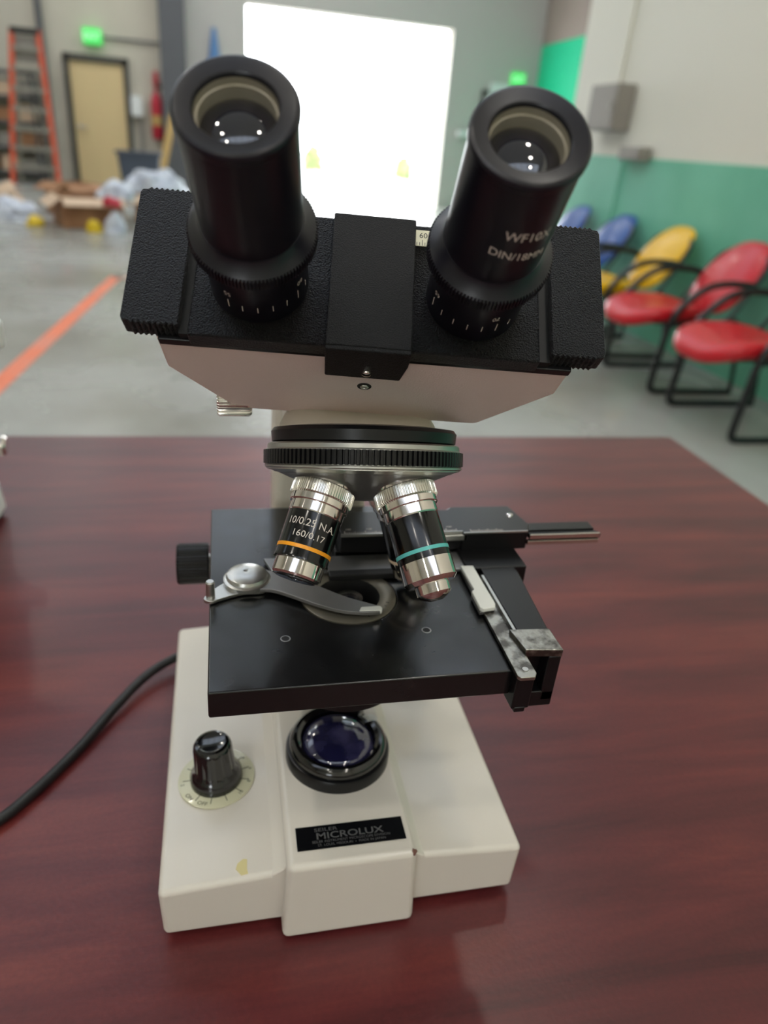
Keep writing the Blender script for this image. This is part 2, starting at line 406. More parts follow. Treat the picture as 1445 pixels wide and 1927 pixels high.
# ---- field lens on the base
lc = (1.4, 54.8, 0)
b = MB().lathe([(25.8, 46.8), (25.8, 52.5), (25.2, 53.8), (24.2, 54.2)], lc, seg=96)
ring = obj('field_lens_mount', b, m_black, mic, smooth=30)
def notch(a, r, h):
    dg = math.degrees(a) % 360
    return r-3.6 if 24 < dg < 46 and r > 18 else r
b = MB().lathe([(24.0, 54.0), (24.0, 56.6), (23.4, 57.8), (21.8, 59.2), (20.2, 59.4), (18.6, 58.2), (18.0, 55.5)], lc, seg=144, rf=notch, caps=False)
obj('retaining_ring', b, m_gloss, ring, smooth=30)
b = MB().lathe([(18.4, 54.6), (17.6, 56.6), (15, 58.4), (11, 59.8), (6, 60.6), (2, 60.9), (0.1, 60.95)], lc, seg=64)
obj('lens', b, m_lamp, ring, smooth=80)
b = MB().lathe([(4.2, 0), (4.2, 1.0)], (lc[0]+18.3, 54.8+12.6, 54.4), seg=16)
obj('white_disc', b, m_whitepaint, ring)  # small white disc set in the notch of the ring
# ---- brightness dial and knob
tilt = Matrix.Translation((-58, 57.6, 34.9)) @ Matrix.Rotation(R(-4), 4, 'Y')
dial = obj('dial_disc', MB(tilt).lathe([(18.6, 0), (18.6, 0.7), (18.2, 0.9)], seg=72), m_dial, mic)
b = MB(tilt)
for k in range(12):
    a = R(-128 + k*28 - 90 + 90)
    ca, sa = math.cos(a), math.sin(a)
    M3 = Matrix.Rotation(a, 3, 'Z')
    b.obox((ca*14.6, sa*14.6, 0.95), (1.7, 0.16, 0.05), M3)
def dialtext(txt, ang, size, r0=15.2):
    a = R(ang)
    def fn(x, y):
        # reading from outside: top towards the centre
        px = math.cos(a)*(r0 - y) - math.sin(a)*x
        py = math.sin(a)*(r0 - y) + math.cos(a)*x
        return (px, py, 1.0)
    glyphs(b, txt, size, fn)
dialtext('OFF', -114, 2.9, 17.3); dialtext('ON', -142, 2.9, 17.3); dialtext('10', -46, 2.6, 17.3)
for q, t in ((-20, '8'), (8, '6'), (36, '4'), (-172, '2')): dialtext(t, q, 2.4, 17.3)
obj('markings', b, m_darkink, dial, smooth=0)
def grooves(n, dp): return lambda a, r, h: r - (dp if (math.cos(n*a) > 0.7 and 9 < h < 22.8) else 0)
b = MB(tilt).lathe([(12.8, 0.9), (12.6, 4.2), (11.2, 6.8), (9.9, 9.2), (9.3, 21.5), (8.9, 23.0), (8.0, 24.2), (6.6, 24.7), (5.8, 24.4)], seg=120, rf=grooves(12, 0.25))
kn = obj('brightness_knob', b, m_gloss, mic, smooth=30)
# ---- nameplate
zt = 47.55
b = MB().box(-23.6, 24.8, 1.1, 12.9, zt, zt+0.25)
npl = obj('nameplate', b, m_plate, mic, smooth=0)
b = MB()
def np_fn(x0, y0): return lambda x, y: (x0+x, y0+y, zt+0.32)
glyphs(b, 'SEILER', 2.5, np_fn(-15.5, 9.75), 'LEFT', squeeze=1.5)
glyphs(b, 'MICROLUX', 4.6, np_fn(0.2, 5.85), squeeze=1.3, bold=0.06)
glyphs(b, 'SEILER INSTRUMENT MICROSCOPE DIVISION', 1.75, np_fn(0.6, 4.0), squeeze=1.0)
glyphs(b, 'ST. LOUIS, MISSOURI  •  MADE IN JAPAN', 1.75, np_fn(0.6, 2.2), squeeze=0.98)
obj('lettering', b, m_plateink, npl, smooth=0)
# ---- arm
prof = [(150, 30), (150, 150), (148, 196), (132, 204), (96, 204), (62, 204), (62, 216), (96, 229), (150, 236), (172, 226), (184, 202), (184, 30)]
b = MB().prism(prof, -24.5, 27, 'x')
arm = obj('arm', b, m_neck, mic, bevel=0.005, bseg=4)
b = MB().box(-8.5, -0.5+9, 146.5, 151, 48, 196)
obj('focus_slide', b, m_blackmat, arm, bevel=0.0008)
b = MB().box(-26, 28, 138.5, 150, 100, 138)
obj('stage_bracket', b, m_black, arm, bevel=0.0015)
b = MB().lathe([(30.5, 204), (32.3, 206), (32.6, 213), (32.2, 217), (30.6, 220.4), (27.5, 222.6), (20, 224)], (3.5, 66, 0), seg=96)
obj('head_collar', b, m_neck, mic, smooth=50)
# head clamp thumbscrew on the left
def knurl(n, dp): return lambda a, r, h: r - (dp if math.cos(n*a) > 0 else 0)
b = MB().lathe([(6.6, 0), (7.4, 1), (7.4, 13), (6.6, 14)], (-53, 82, 224), (1,0,0), 144, rf=knurl(36, 0.45))
ts = obj('clamp_thumbscrew', b, m_knurl, mic, smooth=25)
obj('screw_shank', MB().lathe([(3, 13), (3, 32)], (-53, 82, 224), (1,0,0), 24), m_steel, ts)
# focus knobs
for sx, x0 in ((-1, -60.0), (1, 62.0)):
    b = MB().lathe([(10.6, 0), (11.2, 1), (11.2, 16), (10.4, 17.2), (8, 17.4)], (x0, 141, 109), (sx, 0, 0), 144, rf=knurl(40, 0.3))
    fk = obj('focus_knob', b, m_black, mic, smooth=25)
    obj('shaft', MB().lathe([(5, -36), (5, 0.5)], (x0, 141, 109), (sx, 0, 0), 24), m_steel, fk)
# ---- nosepiece
Cn = Vector((4.3, 56.0, 207.8)); dn = Vector((-0.02941279, -0.40288735, -0.91477684)).normalized()
Xn = Vector((0.99948349, 0, -0.03213636)); Yn = Vector((0.01294733, -0.91524957, 0.40267926))
b = MB().lathe([(35.2, -5.6), (36.6, -6.4), (37.0, -10.2), (36.0, -11.6), (30, -12.4)], Cn, dn, 96)
cov = obj('nosepiece_cover', b, m_black, mic, smooth=30)
b = MB().lathe([(30, -6), (37.4, -5.8), (38.2, -5.2), (38.3, -3.6), (38.8, -3.2), (38.8, 2.6), (39.3, 2.9), (39.3, 3.6), (38.6, 4.0), (38.6, 4.4), (36.6, 4.9), (35.2, 5.6)], Cn, dn, 96)
cone = [(34.6, 5.6), (22, 10.9), (12.5, 15.2), (8, 16.4), (3, 16.8)]
tur = obj('nosepiece_turret', MB().lathe(cone, Cn, dn, 96), m_alu, mic, smooth=30)
obj('steel_rim', b, m_steel, tur, smooth=30)
def ribs(a, r, h): return r - (0.8 if math.cos(120*a) > 0.35 else 0)
b = MB().lathe([(39.0, -3.1), (39.8, -2.9), (39.8, 2.3), (39.0, 2.5)], Cn, dn, 960, rf=ribs, caps=False)
obj('ribbed_grip_ring', b, m_black, tur, smooth=25)
al = R(23.7); apex = Cn - dn*38.7
def objective(phi_deg, kind):
    p = R(phi_deg)
    ax = (dn*math.cos(al) + (Yn*math.cos(p)+Xn*math.sin(p))*math.sin(al)).normalized()
    K = apex + ax*57.5                         # centre of the knurled ring
    if kind == '10':
        barrel = [(10.15, 9.4), (10.2, 9.8), (10.2, 26.0), (10.45, 26.6), (10.45, 27.4), (9.2, 27.6)]
        tip = [(9.3, 27.2), (9.35, 32.6), (8.8, 33.4), (7.6, 33.6), (5.5, 32.8), (4.5, 32.6)]
        band, bm_ = 23.0, m_orange
    elif kind == '40':
        barrel = [(10.0, 8.8), (10.1, 9.2), (10.1, 26.2), (9.4, 26.6)]
        tip = [(10.2, 26.2), (10.25, 33.4), (8.8, 35.0), (6.6, 35.1), (6.5, 38.6), (5.9, 39.4), (4.4, 40.4), (2.6, 41.3), (1.4, 41.4)]
        band, bm_ = 23.0, m_teal
    else:
        barrel = [(9.6, 8.8), (9.7, 9.2), (9.7, 34.0), (9.2, 34.4)]
        tip = [(9.4, 34.0), (9.4, 38.5), (8.2, 40.5), (5.4, 41.4), (5.0, 43.5), (2, 44.2)]
        band, bm_ = 30.0, m_beigeband
    o = obj('objective_lens', MB().lathe(barrel, K, ax, 72), m_barrel, mic, smooth=30)
    if kind == '10': o['label'] = 'objective with orange band and engraved figures'
    elif kind == '40': o['label'] = 'objective with turquoise band'
    else: o['label'] = 'objective with beige band at the back'
    obj('threaded_collar', MB().lathe([(10.6, -5.5), (10.6, -2.6), (10.0, -2.4)], K, ax, 64), m_chrome, o)
    obj('knurled_ring', MB().lathe([(11.4, -2.8), (12.1, -2.3), (12.1, 2.2), (11.6, 2.8)], K, ax, 360, rf=knurl(72, 0.4)), m_knurl, o, smooth=22)
    obj('chrome_neck', MB().lathe([(11.2, 2.6), (11.2, 5.2), (10.9, 5.5), (10.4, 5.6), (10.4, 9.0), (10.1, 9.5)], K, ax, 72), m_chrome, o, smooth=30)
    rb = barrel[1][0]+0.12
    obj('colour_band', MB().lathe([(rb-0.3, band-0.75), (rb, band-0.7), (rb, band+0.7), (rb-0.3, band+0.75)], K, ax, 72, caps=False), bm_, o)
    obj('tip', MB().lathe(tip, K, ax, 72), m_chrome, o, smooth=25)
    if kind == '10':
        obj('front_lens', MB().lathe([(7.4, 33.3), (7.6, 33.75), (3, 33.5), (2.8, 33.0), (0.5, 32.9)], K, ax, 48), m_gloss, o)
    return o, K, ax
o10, K10, a10 = objective(-53.2, '10')
o40, K40, a40 = objective(33.1, '40')
o100, K100, a100 = objective(131, '100')
# engraving on the 10x
camdir = (Vector((-49.6, -203.2, 321.2)) - (K10 + a10*15)).normalized()
Xc = (camdir - a10*camdir.dot(a10)).normalized()      # radial direction that faces the front
Yc = a10.cross(Xc)                                    # towards the left when the tip points down
def cylmap(K, ax, Xr, rad, h0, az0, sgn=1):
    Yr = ax.cross(Xr)
    def fn(x, y):
        a = az0 + sgn*x/rad
        return K + ax*(h0 - y) + (Xr*math.cos(a) + Yr*math.sin(a))*rad
    return fn
b = MB()
sg = 1 if Yc.x > 0 else -1
glyphs(b, '10/0.25 N.A.', 3.9, cylmap(K10, a10, Xc, 10.33, 15.2, sg*R(-2), sg), squeeze=1.0, cut=1.0)
glyphs(b, '160/0.17', 3.4, cylmap(K10, a10, Xc, 10.33, 19.6, sg*R(-2), sg), squeeze=1.1, cut=1.0)
obj('engraving', b, m_ink, o10, smooth=0)

# ---- stage
Z = 143.0
def plate_with_hole(mb, x0, x1, y0, y1, z0, z1, c, r, n=72):
    cir = [(c[0]+r*math.cos(2*PI*k/n), c[1]+r*math.sin(2*PI*k/n)) for k in range(n)]
    out = []
    for k in range(n):
        a = 2*PI*k/n; dx, dy = math.cos(a), math.sin(a)
        t = min([((x1-c[0])/dx if dx > 1e-9 else 1e9), ((x0-c[0])/dx if dx < -1e-9 else 1e9), ((y1-c[1])/dy if dy > 1e-9 else 1e9), ((y0-c[1])/dy if dy < -1e-9 else 1e9)])
        out.append([c[0]+dx*t, c[1]+dy*t])
    for cx_, cy_ in ((x0, y0), (x1, y0), (x0, y1), (x1, y1)):
        k = min(range(n), key=lambda i: (out[i][0]-cx_)**2+(out[i][1]-cy_)**2); out[k] = [cx_, cy_]
    vs = [(p[0], p[1], z1) for p in cir]+[(p[0], p[1], z1) for p in out]+[(p[0], p[1], z0) for p in cir]+[(p[0], p[1], z0) for p in out]
    fs = []
    for k in range(n):
        j = (k+1) % n
        fs += [(k, n+k, n+j, j), (2*n+k, 2*n+j, 3*n+j, 3*n+k), (n+k, 3*n+k, 3*n+j, n+j), (k, j, 2*n+j, 2*n+k)]
    mb.add(vs, fs)
hc = (1.6, 54.6)
b = MB(); plate_with_hole(b, -58.2, 58.0, -2.2, 140, 131, Z, hc, 21.3)
stage = obj('stage', b, m_stage, mic, bevel=0.0008, smooth=30)
b = MB(); b.lathe([(20.9, 139), (21.1, Z+0.1), (20.6, Z+0.35), (14.6, Z+0.2), (13.9, Z-0.1)], (hc[0], hc[1], 0), seg=96, caps=False)
obj('stage_ring', b, m_iris, stage, smooth=35)
obj('bore', MB().lathe([(13.9, Z-0.1), (13.6, Z-0.8), (13.4, 132)], (hc[0], hc[1], 0), seg=96, caps=False), m_blackmat, stage, smooth=35)
b = MB()
for k in range(6):
    a = R(-70+k*9)
    b.obox((hc[0]+17.8*math.cos(a), hc[1]+17.8*math.sin(a), Z+0.33), (0.16, 0.5 + 0.3*(k % 2), 0.04), Matrix.Rotation(a+PI/2, 3, 'Z'))
obj('ring_engraving', b, m_blackmat, stage, smooth=0)
for x, y in ((-28.3, 26.3), (30.0, 26.3)):
    b = MB().lathe([(2.1, Z+0.05), (1.9, Z+0.16), (1.55, Z+0.14), (1.5, Z-0.1)], (x, y, 0), seg=32, caps=False)
    th = obj('threaded_hole', b, m_alu, stage, smooth=30)
    obj('hole', MB().lathe([(1.6, Z+0.06), (0.1, Z+0.08)], (x, y, 0), seg=24), m_blackmat, th, smooth=0)
# condenser seen through the hole
b = MB().lathe([(27, 100), (27, 118), (18, 126), (12.6, 129), (12.6, 132.0), (11.8, 132.4), (7.4, 131.5)], (hc[0], hc[1], 0), seg=72)
cond = obj('condenser', b, m_black, mic, smooth=35)
obj('condenser_ring', MB().lathe([(7.0, 130), (6.8, 138.5), (6.2, 139.4), (4.4, 139.0), (4.2, 137)], (hc[0]+1.0, hc[1]+3, 0), seg=48), m_knurl, cond, smooth=35)
obj('condenser_lens', MB().lathe([(4.2, 137.5), (3.4, 138.6), (1.5, 139.2), (0.1, 139.3)], (hc[0]+1.0, hc[1]+3, 0), seg=32), m_lens, cond, smooth=80)
obj('condenser_carrier', MB().box(-14, 17, 70, 147, 106, 116), m_black, cond, bevel=0.001)
# specimen holder: pivoting finger on the left
arm_pts = [(-50, 72), (-40, 77), (-33, 72.5), (-25, 68.5), (-18, 63.8), (-8, 54.6), (0, 48), (12.3, 40.4), (13.3, 38.4), (12.4, 36.6), (6, 36.2), (-4, 38.6), (-14, 44.2), (-24, 51.5), (-32, 56.5), (-42, 58), (-49.5, 62)]
sp = smoothpath([(p[0], p[1], 0) for p in arm_pts], 4, True)
holder = obj('specimen_finger', MB().prism([(p.x, p.y) for p in sp], Z+1.8, Z+3.6), m_clip, mic, bevel=0.0004, smooth=35)
obj('finger_tip', MB().prism([(12.8, 40.3), (13.6, 38.6), (12.9, 36.5), (3.0, 37.0), (4.5, 40.2)], Z+1.7, Z+3.9), m_whitepaint, holder, bevel=0.0006)
b = MB().lathe([(9.6, Z+1.5), (10.3, Z+2.0), (10.3, Z+3.6), (9.2, Z+4.2)], (-42, 66.3, 0), seg=64)
obj('spring_washer', b, m_steel, holder, smooth=30)
b = MB().lathe([(8.9, Z+4.0), (9.1, Z+4.6), (8.6, Z+5.9), (7.0, Z+6.6), (1.8, Z+7.4), (1.2, Z+7.3), (0.5, Z+6.9)], (-42, 66.3, 0), seg=64)
obj('pivot_cap', b, m_steel, holder, smooth=35)
sp = smoothpath([(p[0], p[1], 0) for p in [(-60.5, 54.5), (-57.4, 51.8), (-53, 54), (-44, 57.5), (-34, 59), (-34, 73), (-46, 74), (-52, 66), (-57, 60.5)]], 5, True)
obj('finger_lever', MB().prism([(p.x, p.y) for p in sp], Z+0.5, Z+2.0), m_steel, holder, bevel=0.0003)
obj('lever_post', MB().lathe([(1.9, Z+1.8), (1.9, Z+9.2), (1.5, Z+9.8)], (-57.6, 55.4, 0), seg=24), m_steel, holder, smooth=30)
# bracket bar and fixed jaw
br = [(-34, 84), (-30, 70), (-22, 71), (24, 70.5), (40, 71), (57.3, 68), (57.3, 62), (57, 48), (55.6, 46), (55.4, 33.2), (62.6, 34.2), (63, 84)]
bracket = obj('specimen_bracket', MB().prism(br, Z+0.8, Z+2.6), m_alu, mic, bevel=0.0004)
obj('rubber_strip', MB().box(-5.5, 45, 65.6, 70.6, Z+0.2, Z+3.2), m_blackmat, bracket, bevel=0.0006)
jaw = [(57.0, 68), (63.2, 67.5), (63.2, 52), (63.4, 36.5), (62.2, 33.6), (56.6, 32.8), (55.4, 34), (55.6, 46.5), (57.2, 48)]
obj('fixed_jaw', MB().prism(jaw, Z+2.6, Z+4.6), m_whitepaint, bracket, bevel=0.0005)
# carriage with the cross scale
car = [(2, 84.2), (62, 84.2), (62, 82.6), (95.5, 82.6), (98.5, 89), (94.5, 109.5), (63, 109.8), (60, 107), (2, 107)]
carriage = obj('mechanical_carriage', MB().prism(car, Z+3.5, Z+14), m_black, mic, bevel=0.0006)
obj('carriage_foot', MB().box(0, 60, 86, 106, Z+0.1, Z+3.8).box(60, 90, 66, 106, Z-14, Z+4), m_black, carriage, bevel=0.0006)
b = MB()
for k in range(56):
    x = 4 + k*1.0
    b.box(x-0.13, x+0.13, 84.6, 84.6+(2.4 if k % 10 == 0 else 1.7 if k % 5 == 0 else 1.1), Z+14.02, Z+14.07)
for k, t in enumerate(('100', '110', '120', '130', '140', '150')):
    glyphs(b, t, 1.9, (lambda x0: lambda x, y: (x0+x, 88.0+y, Z+14.06))(6+k*10.0))
for k in range(19):
    x = 66+k*0.9
    b.box(x-0.13, x+0.13, 83.2, 83.2+(2.2 if k % 5 == 0 else 1.3), Z+14.02, Z+14.07)
obj('cross_scale', b, m_ink, carriage, smooth=0)
obj('scale_edge', MB().box(2, 62, 83.9, 84.5, Z+12.6, Z+14.04).box(62, 95.3, 82.3, 82.9, Z+13.2, Z+14.04), m_steel, carriage, smooth=0)
obj('vernier_strip', MB().prism([(44, 82.6), (64, 82.6), (65, 84.6), (44, 84.6)], Z+9.5, Z+12.4), m_steel, carriage, bevel=0.0003)
obj('lock_screw', MB().lathe([(1.8, Z+14), (1.6, Z+14.8), (0.7, Z+15)], (91.5, 98.5, 0), seg=24), m_chrome, carriage, smooth=30)
b = MB().box(97, 133.5, 86.5, 94, Z+8.5, Z+12).prism([(133.5, 86.5), (135.6, 84), (135.6, 82.6), (97, 82.6), (97, 86.5)], Z+8.5, Z+11.2)
rail = obj('rack_rail', b, m_black, carriage, bevel=0.0004)
obj('rack_edge', MB().box(96, 134.8, 82.0, 84.2, Z+6.0, Z+8.2).box(97, 135, 82.3, 83.2, Z+9.0, Z+11.5), m_chrome, rail, bevel=0.0002)
# long guide on the right side of the stage
guide = obj('side_guide', MB().prism([(66.5, 18), (80.2, 17.5), (84, 62), (83, 72), (66.5, 72)], Z-8, Z+3.6), m_black, mic, bevel=0.0006)
obj('guide_wire', MB().box(64.6, 66.0, 17, 60, Z+1.5, Z+4.0), m_steel, guide, bevel=0.0002)
rul = obj('side_ruler', MB().prism([(57.6, 60), (65.0, 60), (65.2, -7.0), (63.8, -9.2), (58.0, -9.2), (57.0, -7.8)], Z+0.5, Z+2.2), m_scratch, mic, bevel=0.0003)
b = MB()
for k in range(46):
    y = 58 - k*1.0
    b.box(64.8-(2.2 if k % 10 == 0 else 1.6 if k % 5 == 0 else 1.0), 64.8, y-0.08, y+0.08, Z+2.22, Z+2.27)
obj('ruler_marks', b, m_blackmat, rul, smooth=0)
obj('ruler_screw', MB().lathe([(1.3, 0), (1.2, 0.4)], (61.4, -4.6, Z+2.1), seg=20), m_steel, rul)
obj('cross_plate', MB().prism([(63, 18.2), (80.4, 17.2), (80.6, 3.0), (65, 4.6)], Z+0.6, Z+4.2), m_scratch, rul, bevel=0.0004)
b = MB().box(75.0, 80.6, 3.2, 17, Z-22, Z+0.8).box(66, 80.6, 3.2, 17, Z-25, Z-17).box(66, 80.6, 10, 17, Z-20, Z+0.8)
obj('drive_housing', b, m_black, rul, bevel=0.0006)
b = MB().box(57.8, 65.2, -6.6, 2, Z-16, Z+0.6).box(59, 63.6, -7.0, 0, Z-17.5, Z-15)
obj('guide_foot', b, m_black, rul, bevel=0.0005)
obj('side_rail', MB().box(58.6, 66, -1, 84, Z-9, Z+0.4), m_black, rul, bevel=0.0004)
# ---- cable
cp = [(-55, 176, 16), (-68, 190, 12), (-88, 184, 9), (-104, 170, 7.5), (-119.5, 146, 5.5), (-134.7, 118, 3.6), (-153.6, 88.5, 3.2), (-170, 70, 3.2), (-205, 45, 3.2), (-260, 20, 3.2)]
cab = obj('power_cable', MB().tube(smoothpath(cp, 8), 2.9, 14), m_cable, mic, smooth=60)
obj('cable_grommet', MB().lathe([(6, -6), (5.5, 6), (3.4, 14)], (-55, 180, 16), (-0.5, 0.8, -0.1), 24), m_blackmat, cab)

# ---- binocular head (own frame: u right, v up the slope, n along the eyepieces)
Oh = Vector((-1.6, 41.6, 276.2))
ua = Vector((0.98542319, -0.16990314, -0.00860565)); va = Vector((0.12403744, 0.68294498, 0.7198617)); na = Vector((-0.11642958, -0.71043583, 0.69406417))
HM = Matrix((ua, va, na)).transposed().to_4x4(); HM.translation = Oh
def HB(): return MB(HM)
b = HB().prism([(-69.6, -6), (-69.8, -27), (-48.7, -59), (49.2, -57.8), (72.6, -25.5), (72.6, -6)], -20.4, 27, 'y')
head = obj('head_housing', b, m_crinkle, mic, bevel=0.0016, bseg=3)
sk = obj('screw_recess', HB().lathe([(2.7, 0.0), (2.6, 0.15), (0.1, 0.16)], (1.7, -20.4, -30.5), (0,-1,0), 24), m_blackmat, head, smooth=0)
obj('set_screw', HB().lathe([(1.7, 0.1), (1.5, 0.5), (0.9, 0.5), (0.7, 0.2)], (1.7, -20.4, -30.8), (0,-1,0), 6), m_steel, sk, smooth=0)
# inner sliding plates
b = HB().box(-57.8, 0, -22.4, 27.6, -5.6, 0.9)
pl = obj('sliding_plate', b, m_blackcr, mic, bevel=0.0006)
b = HB().box(0, 59.2, -22.4, 27.6, -5.6, 0.9)
pr = obj('sliding_plate', b, m_blackcr, mic, bevel=0.0006)
obj('slide_skirt', HB().box(-68.5, 72.0, -21.6, 27.0, -8.6, -5.0), m_black, mic, bevel=0.0005)
def grip(x0, x1, flip):
    n = 9; y0, y1 = -20.0, 33.4
    pts = []
    a, c = (x0, x1) if x0 < x1 else (x1, x0)
    r = 2.6
    inner = c if flip else a
    tl = (x1-x0)
    # zigzag along both long ends
    top = []; bot = []
    s0, s1 = (a+r, c) if flip else (a, c-r)
    for k in range(n*2+1):
        x = s0 + (s1-s0)*k/(n*2)
        top.append((x, y1 + (0.0 if k % 2 else -1.0))); bot.append((x, y0 + (0.0 if k % 2 else 1.0)))
    if flip:
        poly = bot + top[::-1] + [(a+0.6, y1-1.2), (a, y1-r), (a, y0+r), (a+0.6, y0+1.0)]
    else:
        poly = bot + [(c-0.6, y0+1.0), (c, y0+r), (c, y1-r), (c-0.6, y1-1.2)] + top[::-1]
    return poly
b = HB().prism(grip(-79.6, -61.0, True), -6.6, 1.2)
obj('serrated_grip', b, m_blackcr, pl, bevel=0.0003, bseg=1)
b = HB().prism(grip(63.4, 81.8, False), -6.6, 1.2)
obj('serrated_grip', b, m_blackcr, pr, bevel=0.0003, bseg=1)
for x0, x1, par in ((-61.2, -57.6, pl), (59.0, 63.6, pr)):
    obj('groove', HB().box(x0, x1, -20.5, 31.0, -6.4, -2.2), m_blackmat, par, smooth=0)
# centre cover with its front flap
b = HB().box(-12.9, 15.7, -22.6, 28.8, 0.6, 2.3)
b.prism([(-12.9, 2.3), (15.7, 2.3), (15.5, -7), (13.6, -17.0), (-12.9, -16.6)], -24.2, -22.5, 'y')
cc = obj('centre_cover', b, m_blackfine, mic, bevel=0.0005)
b = HB().lathe([(1.75, 0), (1.6, 0.6), (0.9, 1.0)], (1.6, -24.2, -12.8), (0,-1,0), 24)
sc = obj('cover_screw', b, m_chrome, cc, smooth=30)
# interpupillary scale
b = HB().box(15.7, 22.4, 19.0, 25.4, 0.8, 1.25)
sca = obj('pupil_scale', b, m_scale, pr, smooth=0, label='ivory scale strip marked 60')
b = HB()
glyphs(b, '60', 3.0, lambda x, y: (18.4+x, 22.2+y, 1.32))
for k in range(7):
    x = 16.2+k*0.95
    b.box(x-0.1, x+0.1, 19.2, 19.2+(2.2 if k == 2 else 1.2), 1.27, 1.33)
obj('scale_print', b, m_darkink, sca, smooth=0)
# eyepieces
IPD = 36.15
def eyepiece(s):
    c = (s*IPD, 0, 0)
    b = HB().lathe([(16.1, 0.5), (16.2, 1.0), (16.2, 24.3), (17.4, 24.6)], c, seg=96)
    dio = obj('dioptre_ring', b, m_tube, mic, smooth=30)
    b = HB().lathe([(18.2, 23.6), (19.5, 24.2), (19.5, 27.9), (18.9, 28.5), (16.6, 30.2), (15.4, 32.2)], c, seg=660, rf=lambda a, r, h: r-(0.55 if (math.cos(110*a) > 0.15 and r > 19) else 0))
    obj('knurled_flange', b, m_tube, dio, smooth=24)
    b = HB()
    az0, nums = (-29.5, [(-28.5, '55'), (61, '60')]) if s < 0 else (-64, [(-60, '65'), (18, '70')])
    for k in range(7):
        a = R(az0 + 17.3*k); q = 16.3
        X = Vector((math.sin(a), -math.cos(a), 0)); T = Vector((math.cos(a), math.sin(a), 0))
        M3 = Matrix((X, T, Vector((0,0,1)))).transposed()
        b.obox(Vector(c)+X*q+Vector((0,0,8.4)), (0.05, 0.13, 1.35 if k % 5 else 1.9), M3)
    for az, t in nums:
        def fn(x, y, az=az):
            a = R(az) - x/16.35       # read from the other side: letters stand upside down
            return (c[0]+16.35*math.sin(a), c[1]-16.35*math.cos(a), 14.6 - y)
        glyphs(b, t, 2.7, fn, cut=0.8)
    obj('dioptre_scale', b, m_ink, dio, smooth=0)
    b = HB().lathe([(15.0, 29.5), (15.2, 32), (15.2, 68.8), (15.7, 69.6), (15.8, 71.2), (15.4, 72.0), (14.6, 72.4), (14.0, 72.2), (10.9, 71.6), (10.5, 71.2), (10.3, 69.2)], c, seg=96, caps=False)
    ep = obj('eyepiece', b, m_tube, mic, smooth=28)
    b = HB().lathe([(10.3, 70.4), (10.2, 68.4), (9.75, 68.2), (9.7, 65.0), (9.6, 64.4)], c, seg=72, caps=False)
    obj('lens_mount', b, m_brass, ep, smooth=30)
    b = HB().lathe([(9.7, 64.6), (9.2, 64.95), (8.2, 65.55), (6.8, 66.15), (5.0, 66.7), (3.2, 67.05), (1.5, 67.22), (0.1, 67.26)], c, seg=64)
    obj('eye_lens', b, m_lens, ep, smooth=80)
    return ep, c
epl, _ = eyepiece(-1)
epr, cr_ = eyepiece(1)
epr['label'] = 'eyepiece engraved with its power'
b = HB()
def epfn(az0, n0, slope):
    def fn(x, y):
        a = R(az0) + x/15.35
        n = n0 + y - slope*math.degrees(a - R(az0))
        return (cr_[0]+15.35*math.sin(a), cr_[1]-15.35*math.cos(a), n)
    return fn
glyphs(b, 'WF10X', 4.9, epfn(-8, 51.7, 0.035), 'LEFT', squeeze=0.9, cut=1.2)
glyphs(b, 'DIN/18MM', 4.3, epfn(-19, 45.0, 0.06), 'LEFT', squeeze=0.92, cut=1.2)
obj('engraving', b, m_ink, epr, smooth=0)

# ------------------------------------------------------------------ second microscope, just inside the left edge
m2 = empty('microscope', (-0.299, 0.36, TZ), 'white microscope mostly cut off by the left edge of the photo', 'microscope')
b2 = obj('base', MB().prism([(-58, 4), (56, 4), (50, 62), (-52, 62)], -90, 60, 'y'), m_white, m2, bevel=0.004, bseg=3)
for x, y in ((-46, -78), (46, -78), (-46, 50), (46, 50)): obj('rubber_foot', MB().lathe([(7, 0), (8, 4.5)], (x, y, 0), seg=20), m_blackmat, b2)
obj('arm', MB().prism([(10, 60), (14, 100), (-4, 140), (-30, 150), (-30, 168), (20, 166), (44, 140), (52, 100), (52, 60)], -46, 50, 'x'), m_greybox, m2, bevel=0.005, bseg=3)
obj('stage', MB().prism([(-50, -60), (44, -60), (44, 8), (-50, 8)], 92, 98), m_stage, m2, bevel=0.001)
kn2 = obj('focus_knob', MB().lathe([(15, 0), (16, 2), (16, 10), (14, 12)], (50, 20, 80), (1,0,0), 120, rf=knurl(40, 0.5)), m_greybox, m2, smooth=25)
obj('fine_knob', MB().lathe([(8, 12), (8, 24), (6, 26)], (50, 20, 80), (1,0,0), 48), m_chrome, kn2, smooth=30)
obj('nosepiece', MB().lathe([(22, 0), (23, 3), (23, 8), (14, 14), (6, 16)], (0, -16, 150), (0, -0.3, -1), 48), m_alu, m2, smooth=30)
obj('objective_lens', MB().lathe([(8, 0), (8, 16), (6, 18), (5, 24)], (0, -20, 136), (0, -0.2, -1), 32), m_chrome, m2, smooth=30)
hd2 = obj('head_housing', MB().prism([(-50, 20), (50, 20), (94, 0), (90, -34), (-80, -34), (-84, 0)], 166, 188), m_white, m2, bevel=0.004, bseg=3)
for s_ in (-1, 1):
    b = MB().lathe([(12, 0), (12, 40), (14.5, 42), (14.5, 62), (13, 64), (9, 61), (4, 60)], (s_*30, -14, 184), (0, -0.7, 0.7), 40)
    obj('eyepiece', b, m_black, m2, smooth=30)

